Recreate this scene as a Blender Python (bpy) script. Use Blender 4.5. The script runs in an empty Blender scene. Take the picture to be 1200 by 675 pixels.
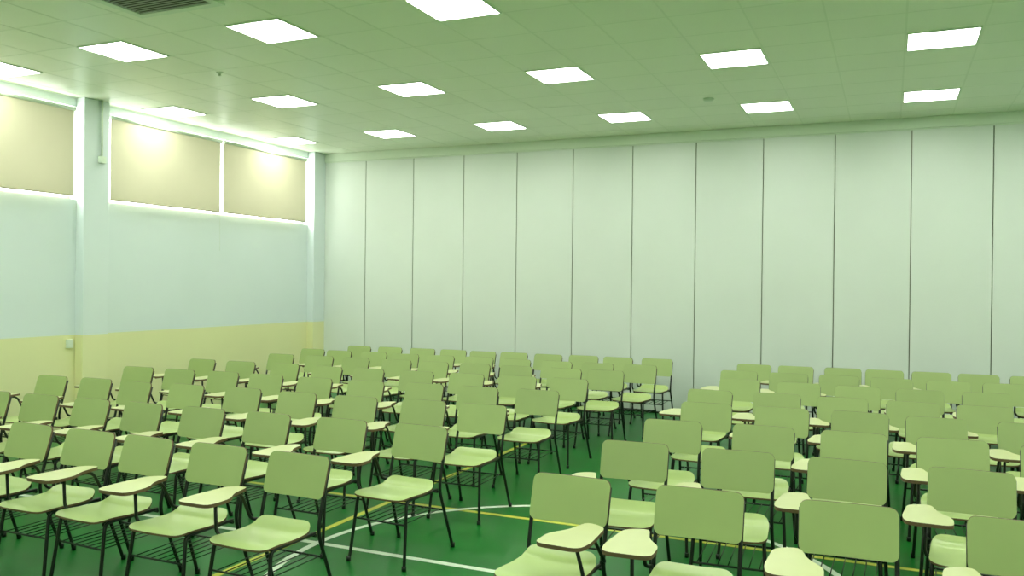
import bpy, bmesh, math, random
from mathutils import Vector, Matrix
random.seed(7)
scene = bpy.context.scene
scene.view_settings.view_transform = 'Standard'
scene.view_settings.look = 'None'

# ---------------------------------------------------------------- helpers
def lin(r, g, b):
    f = lambda c: (c/255/12.92) if c/255 <= 0.04045 else ((c/255+0.055)/1.055)**2.4
    return (f(r), f(g), f(b), 1.0)

def new_mat(name):
    m = bpy.data.materials.new(name)
    m.use_nodes = True
    nt = m.node_tree
    return m, nt, nt.nodes["Principled BSDF"]

def simple(name, col, rough=0.5, metal=0.0, noise=0.0, nscale=3.0, spec=0.5, bump=0.0, bscale=80, vary=0.0):
    m, nt, p = new_mat(name)
    p.inputs['Base Color'].default_value = col
    p.inputs['Roughness'].default_value = rough
    p.inputs['Metallic'].default_value = metal
    p.inputs['Specular IOR Level'].default_value = spec
    geo = nt.nodes.new('ShaderNodeNewGeometry')
    if noise > 0:
        n = nt.nodes.new('ShaderNodeTexNoise'); n.inputs['Scale'].default_value = nscale
        n.inputs['Detail'].default_value = 4
        nt.links.new(geo.outputs['Position'], n.inputs['Vector'])
        mx = nt.nodes.new('ShaderNodeMix'); mx.data_type = 'RGBA'
        mx.inputs['A'].default_value = tuple(c*(1-noise) for c in col[:3])+(1,)
        mx.inputs['B'].default_value = tuple(min(1, c*(1+noise)) for c in col[:3])+(1,)
        nt.links.new(n.outputs['Fac'], mx.inputs['Factor'])
        last = mx.outputs['Result']
        if vary > 0:   # slight tone difference from one chair to the next
            oi = nt.nodes.new('ShaderNodeObjectInfo')
            mr = nt.nodes.new('ShaderNodeMapRange'); mr.inputs['To Min'].default_value = 1-vary; mr.inputs['To Max'].default_value = 1+vary
            hs = nt.nodes.new('ShaderNodeHueSaturation')
            nt.links.new(oi.outputs['Random'], mr.inputs['Value']); nt.links.new(mr.outputs[0], hs.inputs['Value'])
            nt.links.new(last, hs.inputs['Color']); last = hs.outputs[0]
        nt.links.new(last, p.inputs['Base Color'])
    if bump > 0:
        n2 = nt.nodes.new('ShaderNodeTexNoise'); n2.inputs['Scale'].default_value = bscale
        nt.links.new(geo.outputs['Position'], n2.inputs['Vector'])
        b = nt.nodes.new('ShaderNodeBump'); b.inputs['Strength'].default_value = bump
        b.inputs['Distance'].default_value = 0.002
        nt.links.new(n2.outputs['Fac'], b.inputs['Height'])
        nt.links.new(b.outputs['Normal'], p.inputs['Normal'])
    return m

def emit(name, col, s):
    m = bpy.data.materials.new(name); m.use_nodes = True
    nt = m.node_tree; nt.nodes.clear()
    o = nt.nodes.new('ShaderNodeOutputMaterial'); e = nt.nodes.new('ShaderNodeEmission')
    e.inputs['Color'].default_value = col; e.inputs['Strength'].default_value = s
    nt.links.new(e.outputs[0], o.inputs[0])
    return m

def add_box(bm, x0, x1, y0, y1, z0, z1, mi=0):
    vs = [bm.verts.new((x, y, z)) for z in (z0, z1) for y in (y0, y1) for x in (x0, x1)]
    for f in [(0,2,3,1),(4,5,7,6),(0,1,5,4),(2,6,7,3),(0,4,6,2),(1,3,7,5)]:
        fc = bm.faces.new([vs[i] for i in f]); fc.material_index = mi

def obj_from_bm(name, bm, mats, smooth=False, link=True):
    me = bpy.data.meshes.new(name)
    bm.normal_update()
    bm.to_mesh(me); bm.free()
    for m in mats: me.materials.append(m)
    if smooth:
        for p in me.polygons: p.use_smooth = True
    o = bpy.data.objects.new(name, me)
    if link: scene.collection.objects.link(o)
    return o

def boxes(name, lst, mats, bevel=0):
    bm = bmesh.new()
    for b in lst: add_box(bm, *b)
    o = obj_from_bm(name, bm, mats)
    if bevel:
        md = o.modifiers.new('bevel', 'BEVEL'); md.width = bevel; md.segments = 2
    return o

def fillet(pts, r, n=4):
    pts = [Vector(p) for p in pts]
    if len(pts) < 3 or r <= 0: return pts
    out = [pts[0]]
    for i in range(1, len(pts)-1):
        a, b, c = pts[i-1], pts[i], pts[i+1]
        d1 = (a-b); d2 = (c-b)
        rr = min(r, d1.length*0.45, d2.length*0.45)
        p1 = b+d1.normalized()*rr; p2 = b+d2.normalized()*rr
        for k in range(n+1):
            t = k/n
            out.append(p1*(1-t)**2+b*2*t*(1-t)+p2*t*t)
    out.append(pts[-1])
    return out

def tube(bm, pts, r, mi=0, seg=8, fr=0.04):
    pts = fillet(pts, fr)
    rings = []
    up = None
    for i, p in enumerate(pts):
        if i == 0: d = pts[1]-pts[0]
        elif i == len(pts)-1: d = pts[-1]-pts[-2]
        else: d = (pts[i+1]-pts[i]).normalized()+(pts[i]-pts[i-1]).normalized()
        d.normalize()
        if up is None:
            up = Vector((1, 0, 0)) if abs(d.x) < 0.9 else Vector((0, 0, 1))
        up = (up-d*up.dot(d)).normalized()
        s = d.cross(up)
        rings.append([bm.verts.new(p+(up*math.cos(2*math.pi*k/seg)+s*math.sin(2*math.pi*k/seg))*r) for k in range(seg)])
    for a, b in zip(rings, rings[1:]):
        for k in range(seg):
            f = bm.faces.new((a[k], a[(k+1) % seg], b[(k+1) % seg], b[k])); f.material_index = mi; f.smooth = True
    f = bm.faces.new(rings[0][::-1]); f.material_index = mi
    f = bm.faces.new(rings[-1]); f.material_index = mi

def round_rect(w, h, r, n=5):
    pts = []
    for cx, cy, a0 in ((w/2-r, h/2-r, 0), (-w/2+r, h/2-r, 90), (-w/2+r, -h/2+r, 180), (w/2-r, -h/2+r, 270)):
        for k in range(n+1):
            a = math.radians(a0+90*k/n)
            pts.append((cx+r*math.cos(a), cy+r*math.sin(a)))
    out = []
    for i, p in enumerate(pts):
        q = pts[(i+1) % len(pts)]
        out.append(p)
        L = math.dist(p, q)
        if L > 0.06:
            m = max(2, int(L/0.035))
            for k in range(1, m): out.append((p[0]+(q[0]-p[0])*k/m, p[1]+(q[1]-p[1])*k/m))
    return out

def smooth_poly(ctrl, n=5, r=0.04):
    out = []
    N = len(ctrl)
    for i in range(N):
        a, b, c = Vector(ctrl[i-1]), Vector(ctrl[i]), Vector(ctrl[(i+1) % N])
        d1, d2 = a-b, c-b
        rr = min(r, d1.length*.45, d2.length*.45)
        p1 = b+d1.normalized()*rr; p2 = b+d2.normalized()*rr
        for k in range(n+1):
            t = k/n; q = p1*(1-t)**2+b*2*t*(1-t)+p2*t*t
            out.append((q.x, q.y))
    return out

def board(bm, outline, mapper, thick, mi_top, mi_edge, rings=5, mi_bot=None):
    if mi_bot is None: mi_bot = mi_top
    cu = sum(p[0] for p in outline)/len(outline); cv = sum(p[1] for p in outline)/len(outline)
    N = len(outline)
    def layer(w, mi, flip):
        rs = []
        c = bm.verts.new(mapper(cu, cv, w))
        for k in range(1, rings+1):
            s = k/rings
            rs.append([bm.verts.new(mapper(cu+(p[0]-cu)*s, cv+(p[1]-cv)*s, w)) for p in outline])
        for i in range(N):
            j = (i+1) % N
            vs = [c, rs[0][i], rs[0][j]]
            f = bm.faces.new(vs[::-1] if flip else vs); f.material_index = mi; f.smooth = True
            for a, b in zip(rs, rs[1:]):
                vs = [a[i], b[i], b[j], a[j]]
                f = bm.faces.new(vs[::-1] if flip else vs); f.material_index = mi; f.smooth = True
        return rs[-1]
    t = layer(thick, mi_top, False)
    b = layer(0, mi_bot, True)
    t2 = [bm.verts.new(v.co) for v in t]; b2 = [bm.verts.new(v.co) for v in b]
    for i in range(N):
        j = (i+1) % N
        f = bm.faces.new((t2[i], b2[i], b2[j], t2[j])); f.material_index = mi_edge; f.smooth = True

# ---------------------------------------------------------------- dimensions
WX = -8.72      # left wall
RX = 7.6        # right wall
BY = 11.70      # back wall / partition face
FY = -4.2       # wall behind the viewer
CZ = 3.90
TILE = 0.5757

# ---------------------------------------------------------------- materials
m_white = simple('partition_white_laminate', lin(220, 228, 220), 0.42, noise=0.04, nscale=1.5)
m_trim = simple('white_painted_trim', lin(222, 234, 216), 0.5)
m_dark = simple('dark_seam', lin(60, 66, 52), 0.8)
m_alu = simple('aluminium_profile', lin(150, 160, 140), 0.4, metal=0.4)

m_wall, nt, p = new_mat('two_tone_wall_paint')
geo = nt.nodes.new('ShaderNodeNewGeometry')
sep = nt.nodes.new('ShaderNodeSeparateXYZ'); nt.links.new(geo.outputs['Position'], sep.inputs[0])
gt = nt.nodes.new('ShaderNodeMath'); gt.operation = 'GREATER_THAN'; gt.inputs[1].default_value = 1.13
nt.links.new(sep.outputs['Z'], gt.inputs[0])
mx = nt.nodes.new('ShaderNodeMix'); mx.data_type = 'RGBA'
mx.inputs['A'].default_value = lin(232, 232, 178)
mx.inputs['B'].default_value = lin(222, 233, 233)
nt.links.new(gt.outputs[0], mx.inputs['Factor'])
nz = nt.nodes.new('ShaderNodeTexNoise'); nz.inputs['Scale'].default_value = 1.2
nt.links.new(geo.outputs['Position'], nz.inputs['Vector'])
hs = nt.nodes.new('ShaderNodeHueSaturation')
mr = nt.nodes.new('ShaderNodeMapRange'); mr.inputs['To Min'].default_value = .96; mr.inputs['To Max'].default_value = 1.03
nt.links.new(nz.outputs['Fac'], mr.inputs['Value']); nt.links.new(mr.outputs[0], hs.inputs['Value'])
nt.links.new(mx.outputs['Result'], hs.inputs['Color']); nt.links.new(hs.outputs[0], p.inputs['Base Color'])
p.inputs['Roughness'].default_value = 0.55

m_ceil, nt, p = new_mat('mineral_ceiling_tiles')
geo = nt.nodes.new('ShaderNodeNewGeometry')
va = nt.nodes.new('ShaderNodeVectorMath'); va.operation = 'SUBTRACT'; va.inputs[1].default_value = (0.38+TILE/2, 5.78+TILE/2, 0)
vd = nt.nodes.new('ShaderNodeVectorMath'); vd.operation = 'DIVIDE'; vd.inputs[1].default_value = (TILE, TILE, 1000)
vf = nt.nodes.new('ShaderNodeVectorMath'); vf.operation = 'FLOOR'
wn = nt.nodes.new('ShaderNodeTexWhiteNoise')
nt.links.new(geo.outputs['Position'], va.inputs[0]); nt.links.new(va.outputs[0], vd.inputs[0])
nt.links.new(vd.outputs[0], vf.inputs[0]); nt.links.new(vf.outputs[0], wn.inputs['Vector'])
mx = nt.nodes.new('ShaderNodeMix'); mx.data_type = 'RGBA'
mx.inputs['A'].default_value = lin(234, 241, 222); mx.inputs['B'].default_value = lin(236, 243, 224)
nt.links.new(wn.outputs['Value'], mx.inputs['Factor']); nt.links.new(mx.outputs['Result'], p.inputs['Base Color'])
p.inputs['Roughness'].default_value = 0.40

m_floor = simple('green_sports_vinyl', lin(5, 108, 32), 0.32, noise=0.10, nscale=0.8, bump=0.15, bscale=60, spec=0.4)
m_lw = simple('white_line_paint', lin(222, 236, 215), 0.4)
m_ly = simple('yellow_line_paint', lin(200, 204, 74), 0.4)
m_frame = simple('dark_green_steel_tube', lin(18, 28, 20), 0.35, metal=0.2)
m_pad = simple('green_laminate_backrest', lin(156, 176, 110), 0.36, noise=0.05, nscale=6, vary=.05)
m_seat = simple('green_laminate_seat_lit', lin(178, 199, 128), 0.28, noise=0.04, nscale=6, vary=.04)  # same laminate as backrest, light falling on the seat put into a lighter colour
m_tab = simple('cream_laminate_tablet', lin(202, 207, 154), 0.32, noise=0.04, nscale=9, vary=.04)
m_edge = simple('plywood_edge', lin(104, 84, 56), 0.6)
m_light = emit('led_panel_glow', (0.96, 1.0, 0.90, 1), 18.8)
m_glass = emit('daylit_window_glass', (0.95, 1.0, 0.92, 1), 8.5)

m_blind = bpy.data.materials.new('beige_roller_fabric'); m_blind.use_nodes = True
nt = m_blind.node_tree; nt.nodes.clear()
o = nt.nodes.new('ShaderNodeOutputMaterial'); d = nt.nodes.new('ShaderNodeBsdfDiffuse'); t = nt.nodes.new('ShaderNodeBsdfTranslucent')
ms = nt.nodes.new('ShaderNodeMixShader'); ms.inputs[0].default_value = 0.14
wv = nt.nodes.new('ShaderNodeTexNoise'); wv.inputs['Scale'].default_value = 3
geo = nt.nodes.new('ShaderNodeNewGeometry'); nt.links.new(geo.outputs['Position'], wv.inputs['Vector'])
mx = nt.nodes.new('ShaderNodeMix'); mx.data_type = 'RGBA'
mx.inputs['A'].default_value = lin(192, 187, 160); mx.inputs['B'].default_value = lin(198, 193, 166)
nt.links.new(wv.outputs['Fac'], mx.inputs['Factor'])
nt.links.new(mx.outputs['Result'], d.inputs[0])
t.inputs[0].default_value = (.30, .29, .20, 1)
nt.links.new(d.outputs[0], ms.inputs[1]); nt.links.new(t.outputs[0], ms.inputs[2]); nt.links.new(ms.outputs[0], o.inputs[0])

# ---------------------------------------------------------------- room shell
def ring_mesh(bm, cx, cy, r, w, mi, N=96, z=.002):
    a = [[bm.verts.new((cx+rr*math.cos(2*math.pi*k/N), cy+rr*math.sin(2*math.pi*k/N), z)) for k in range(N)] for rr in (r-w/2, r+w/2)]
    for k in range(N):
        f = bm.faces.new((a[0][k], a[1][k], a[1][(k+1) % N], a[0][(k+1) % N])); f.material_index = mi
bm = bmesh.new()
add_box(bm, WX-.3, RX+.2, FY-.2, BY+.3, -0.1, 0.0, 0)
ring_mesh(bm, -1.8, 4.78, 1.75, .05, 1)
add_box(bm, WX+.6, RX-.6, 4.758, 4.808, 0, .0018, 1)
add_box(bm, -3.725, -3.675, -1, 9.5, 0, .0014, 2)
add_box(bm, -7.5, 4, 5.945, 5.995, 0, .0012, 2)
obj_from_bm('floor', bm, [m_floor, m_lw, m_ly])

boxes('ceiling', [(WX-.3, RX+.2, FY-.2, BY+.3, CZ, CZ+.1)], [m_ceil])
boxes('wall_back', [(WX-.3, RX+.2, BY+.1, BY+.3, 0, CZ)], [m_dark])
boxes('wall_right', [(RX, RX+.2, FY-.2, BY+.1, 0, CZ)], [m_wall])
boxes('wall_front', [(WX-.3, RX, FY-.2, FY, 0, CZ)], [m_wall])

wins = [(7.41, 11.40), (3.11, 7.06), (-1.19, 2.82)]
wz0, wz1 = 2.71, 3.795
lst = [(WX-.3, WX, FY, BY+.1, 0, wz0), (WX-.3, WX, FY, BY+.1, wz1, CZ)]
ys = sorted([FY]+[v for w in wins for v in w]+[BY+.1])
for a, b in zip(ys[0::2], ys[1::2]): lst.append((WX-.3, WX, a, b, wz0, wz1))
boxes('wall_left', lst, [m_wall])
for y0, y1 in ((7.06, 7.41), (2.82, 3.11), (11.40, BY-.002)):
    o = boxes('trim_pilaster', [(WX, WX+.13, y0, y1, 0, CZ)], [m_wall], 0.006)
for i, (a, b) in enumerate(wins):
    bm = bmesh.new()
    add_box(bm, WX-.16, WX-.14, a, b, wz0, wz1, 0)
    f = .04
    for q in ((a, b, wz0, wz0+.03), (a, b, wz1-.03, wz1)): add_box(bm, WX-.14, WX-.10, *q, 1)
    for k in range(5):
        yy = a+(b-a-f)*k/4
        add_box(bm, WX-.14, WX-.10, yy, yy+f, wz0+.03, wz1-.03, 1)
    obj_from_bm('window_%d' % (i+1), bm, [m_glass, m_trim])
for a, b in ((7.47, 9.32), (9.385, 11.24), (3.17, 5.04), (5.105, 6.96), (-1.1, .78), (.85, 2.74)):
    bm = bmesh.new()
    # single-sheet translucent fabric
    n = 6
    cols = [[bm.verts.new((WX+.0765, a+(b-a)*k/n, z)) for z in (2.75, 3.25, 3.74)] for k in range(n+1)]
    for c0, c1 in zip(cols, cols[1:]):
        for k in range(2):
            bm.faces.new((c0[k], c1[k], c1[k+1], c0[k+1]))
    tube(bm, [(WX+.08, a-.01, 3.745), (WX+.08, b+.01, 3.745)], .022, 1, 12, 0)
    tube(bm, [(WX+.0765, a, 2.75), (WX+.0765, b, 2.75)], .009, 0, 8, 0)
    for y in (a-.008, b+.002):
        add_box(bm, WX, WX+.10, y, y+.006, 3.72, 3.775, 1)
    tube(bm, [(WX+.09, b-.01, 3.74), (WX+.09, b-.01, 2.2)], .0015, 1, 5, 0)
    obj_from_bm('roller_blind', bm, [m_blind, m_trim])
bm = bmesh.new()
tube(bm, [(WX+.145, 7.29, CZ), (WX+.145, 7.29, 3.24)], .011, 0, 8, 0)
add_box(bm, WX+.13, WX+.17, 7.25, 7.33, 3.16, 3.24, 0)
obj_from_bm('cable_conduit', bm, [m_trim])
boxes('wall_socket', [(WX, WX+.03, 6.94, 7.02, .98, 1.08), (WX+.03, WX+.034, 6.95, 7.01, .99, 1.07)], [m_trim], .004)

PW = 0.0762*11.7
bm = bmesh.new()
x = WX+.03
px0 = WX+.03
while x < RX-.05:
    x1 = min(x+PW, RX-.002)
    add_box(bm, x+.0065, x1-.0065, BY, BY+.07, 0.03, 3.75, 0)
    add_box(bm, x+.003, x+.0065, BY+.004, BY+.07, 0.03, 3.75, 1)
    add_box(bm, x1-.0065, x1-.003, BY+.004, BY+.07, 0.03, 3.75, 1)
    x += PW
add_box(bm, px0, RX-.002, BY+.02, BY+.06, 0.0, 0.03, 2)
add_box(bm, WX+.0, px0, BY-.0, BY+.08, 0, 3.75, 1)
obj_from_bm('folding_partition', bm, [m_white, m_alu, m_dark])
boxes('trim_partition_track', [(WX, RX, BY-.03, BY+.1, 3.765, CZ), (WX, RX, BY-.012, BY+.1, 3.75, 3.765)], [m_trim], 0.004)

bm = bmesh.new()
gx = 0.38+TILE/2
xs = [gx+TILE*i for i in range(-20, 16) if WX < gx+TILE*i < RX]
gy = 5.78+TILE/2
ysg = [gy+TILE*i for i in range(-20, 14) if FY < gy+TILE*i < BY-.06]
for v in xs: add_box(bm, v-.008, v+.008, FY, BY-.03, CZ-.0012, CZ+.0, 0)
for v in ysg: add_box(bm, WX, RX, v-.008, v+.008, CZ-.0010, CZ+.0, 0)
add_box(bm, WX, WX+.025, FY, BY-.03, CZ-.006, CZ, 0)
m_grid = simple('ceiling_grid_steel', lin(226, 235, 214), .42)
obj_from_bm('trim_ceiling_grid', bm, [m_grid])

for j in range(-4, 3):  # grid runs on out of view; those unseen panels are added to brighten the room
    for i in range(-5, 5):
        cx = 0.38+TILE*3*i; cy = 8.083+TILE*4*j
        if cy > BY or cx+.3 > RX or cy-.3 < FY: continue
        h = TILE/2-.012
        bm = bmesh.new()
        add_box(bm, cx-h+.012, cx+h-.012, cy-h+.012, cy+h-.012, CZ-.008, CZ-.001, 0)
        for q in ((cx-h, cx+h, cy-h, cy-h+.012), (cx-h, cx+h, cy+h-.012, cy+h), (cx-h, cx-h+.012, cy-h+.012, cy+h-.012), (cx+h-.012, cx+h, cy-h+.012, cy+h-.012)):
            add_box(bm, *q, CZ-.010, CZ, 1)
        obj_from_bm('led_ceiling_panel', bm, [m_light, m_trim])

bm = bmesh.new()
cx, cy, h = -5.09, 4.63, .43
for s, th in ((h, .07), ):
    for q in ((cx-s, cx+s, cy-s, cy-s+th), (cx-s, cx+s, cy+s-th, cy+s), (cx-s, cx-s+th, cy-s+th, cy+s-th), (cx+s-th, cx+s, cy-s+th, cy+s-th)):
        add_box(bm, *q, CZ-.02, CZ, 0)
add_box(bm, cx-h+.07, cx+h-.07, cy-h+.07, cy+h-.07, CZ-.004, CZ-.001, 1)
for k in range(18):
    yy = cy-h+.08+k*.04
    add_box(bm, cx-h+.07, cx+h-.07, yy, yy+.014, CZ-.016, CZ-.012, 2)
obj_from_bm('air_conditioning_grille', bm, [m_trim, m_dark, m_alu])

def disc(name, cx, cy, prof, mat):
    bm = bmesh.new(); N = 24; rings = []
    for r, z in prof:
        rings.append([bm.verts.new((cx+r*math.cos(2*math.pi*k/N), cy+r*math.sin(2*math.pi*k/N), z)) for k in range(N)])
    for a, b in zip(rings, rings[1:]):
        for k in range(N): bm.faces.new((a[k], a[(k+1) % N], b[(k+1) % N], b[k]))
    bm.faces.new(rings[-1])
    return obj_from_bm(name, bm, [mat], True)
disc('smoke_detector', -1.9, 9.7, [(.06, CZ), (.06, CZ-.015), (.045, CZ-.03), (.02, CZ-.035)], m_trim)
disc('sprinkler_head', -6.26, 6.73, [(.035, CZ), (.035, CZ-.006), (.01, CZ-.01), (.01, CZ-.03), (.018, CZ-.032), (.018, CZ-.035)], m_trim)

# ---------------------------------------------------------------- chair
def build_chair(mirror=False):
    bm = bmesh.new()
    r = .0105
    for sx in (-1, 1):
        X = .200*sx
        tube(bm, [(X*1.10, .055, 0.0), (X*1.08, .04, .05), (X*1.0, -.095, .42), (X*1.0, -.055, .58), (X*1.0, .004, .775)], r, 0, 8, .06)
        tube(bm, [(X*1.06, -.515, 0.0), (X*1.04, -.505, .05), (X*.93, -.455, .415), (X*.93, -.10, .415)], r, 0, 8, .035)
        for fy, fx in ((.056, X*1.10), (-.516, X*1.06)):
            tube(bm, [(fx, fy, .0), (fx, fy, .03)], .0145, 0, 8, 0)
    tube(bm, [(-.186, -.42, .408), (.186, -.42, .408)], .009, 0, 6, 0)
    tube(bm, [(-.20, -.11, .405), (.20, -.11, .405)], .009, 0, 6, 0)
    tube(bm, [(-.200, -.475, .27), (.200, -.475, .27)], .006, 0, 6, 0)
    tube(bm, [(-.205, -.043, .27), (.205, -.043, .27)], .006, 0, 6, 0)
    for k in range(7):
        xx = -.165+.055*k
        tube(bm, [(xx, -.475, .268), (xx, -.043, .268)], .0032, 0, 5, 0)
    def seat(u, v, w):
        z = .424 + .006*((u/.2)**2) - .010*math.exp(-((v-.04)/.12)**2)
        if v < -.12: z -= .9*(v+.12)**2*1.6
        if v > .14: z += .8*(v-.14)
        return Vector((u, -.305+v, z+w))
    ol = smooth_poly([(-.205, -.205), (.205, -.205), (.190, .195), (-.190, .195)], 5, .07)
    ol2 = []
    for i, p in enumerate(ol):
        q = ol[(i+1) % len(ol)]; ol2.append(p)
        L = math.dist(p, q)
        if L > .06:
            m = int(L/.03)
            for k in range(1, m): ol2.append((p[0]+(q[0]-p[0])*k/m, p[1]+(q[1]-p[1])*k/m))
    board(bm, ol2, seat, .011, 2, 4, 7)
    def pad(u, v, w):
        z = .700+v
        y = -.020 + v*.30 - .25*u*u - w + .004
        return Vector((u, y, z))
    board(bm, round_rect(.415, .222, .035), pad, .012, 1, 4, 6)
    # tablet arm
    s = 1 if mirror else -1
    off = -.085 if mirror else -.045
    def tab(u, v, w):
        return Vector((s*(u+off), v, .628+w))
    ctrl = [(.140, -.600), (.355, -.605), (.372, -.50), (.350, -.24), (.240, -.19), (.205, -.35), (.140, -.44)]
    ol = smooth_poly(ctrl, 4, .05)
    ol_use = ol[::-1] if s < 0 else ol
    board(bm, ol_use, tab, .018, 3, 4, 4)
    tx = .265+off
    tube(bm, [(s*.20, -.085, .44), (s*.228, -.14, .45), (s*tx, -.23, .617), (s*tx, -.53, .618)], .0095, 0, 8, .05)
    tube(bm, [(s*.186, -.40, .412), (s*.222, -.41, .45), (s*tx, -.42, .617)], .0095, 0, 8, .05)
    bmesh.ops.recalc_face_normals(bm, faces=bm.faces)
    o = obj_from_bm('tablet_arm_chair_mesh', bm, [m_frame, m_pad, m_seat, m_tab, m_edge], False, link=False)
    me = o.data
    bpy.data.objects.remove(o)
    return me
chair_me = build_chair(False)
chair_ml = build_chair(True)

def chair(x, y, rot=None, left=False):
    o = bpy.data.objects.new('tablet_arm_chair', chair_ml if left else chair_me)
    o.location = (x, y, 0)
    o.rotation_euler = (0, 0, math.radians(random.uniform(-3.5, 3.5) if rot is None else rot))
    scene.collection.objects.link(o)

J = lambda a: random.uniform(-a, a)
rows = {
 'L': [
  (3.91, 0, [-5.85, -5.28, -4.73, -4.23, -3.67, -3.09]),
  (4.98, .04, [-2.97, -3.60, -4.23, -4.83, -5.42, -5.96, -6.53, -7.10]),
  (6.08, .055, [-3.02, -3.61, -4.23, -4.78, -5.40, -6.04, -6.60, -7.13, -7.70]),
  (7.12, .055, [-3.00, -3.58, -4.18, -4.80, -5.38, -5.96, -6.55, -7.12, -7.70]),
  (8.18, .05, [-3.08, -3.66, -4.24, -4.82, -5.40, -5.98, -6.58, -7.2, -7.82]),
  (9.25, .03, [-3.0, -3.52, -4.08, -4.64, -5.2, -5.76, -6.34, -6.92, -7.5]),
  (10.12, .02, [-2.82, -3.35, -3.9, -4.45, -5.0, -5.55, -6.1, -6.65, -7.15, -7.65]),
  (11.03, .03, [-2.85, -3.38, -3.9, -4.4, -4.9, -5.4, -5.9, -6.4, -6.9, -7.4]),
 ],
 'R': [
  (4.12, 0.03, [-1.48, -.84, -.18, .50, 1.14]),
  (5.17, .02, [-1.45, -.83, -.23, .39, 1.0]),
  (6.15, .02, [-1.42, -.84, -.24, .35, .93]),
  (7.18, .02, [-1.42, -.83, -.25, .33, .90, 1.48]),
  (8.08, 0, [-1.55, -.98, -.42, .15, .72, 1.3, 1.88]),
  (9.1, 0, [-1.45, -.88, -.3, .27, .84, 1.42, 2.0]),
  (10.05, 0, [-1.6, -1.07, -.54, 0, .54, 1.08, 1.62, 2.16]),
  (11.0, 0, [-1.54, -1.04, -.54, -.05, .45, .93, 1.43, 1.93, 2.45]),
 ]}
for side, rs in rows.items():
    for ri, (y, sl, xs_) in enumerate(rs):
        for xi, x in enumerate(xs_):
            mid = -5.2 if side == 'L' else 0
            near = ri < 2
            dx = .065 if side == 'L' else .02
            chair(x+dx+(0 if near else J(.03)), min(y+sl*(x-mid)+(0 if near else J(.04)), BY-.17), None,
                  left=(side == 'R' and ri == 0 and xi == 0))

# ---------------------------------------------------------------- world
w = bpy.data.worlds.new('world'); scene.world = w; w.use_nodes = True
w.node_tree.nodes['Background'].inputs[0].default_value = (.8, 1, .8, 1)
w.node_tree.nodes['Background'].inputs[1].default_value = 0.5

# ---------------------------------------------------------------- camera
cam = bpy.data.cameras.new('camera'); co = bpy.data.objects.new('camera', cam)
scene.collection.objects.link(co)
cam.sensor_width = 36; cam.lens = 30.0
yaw = math.radians(23.9); pitch = math.radians(-.26); roll = math.radians(.65)
M = Matrix.Rotation(yaw, 4, 'Z') @ Matrix.Rotation(math.pi/2+pitch, 4, 'X') @ Matrix.Rotation(roll, 4, 'Z')
co.matrix_world = Matrix.Translation((0, 0, 1.78)) @ M
scene.camera = co
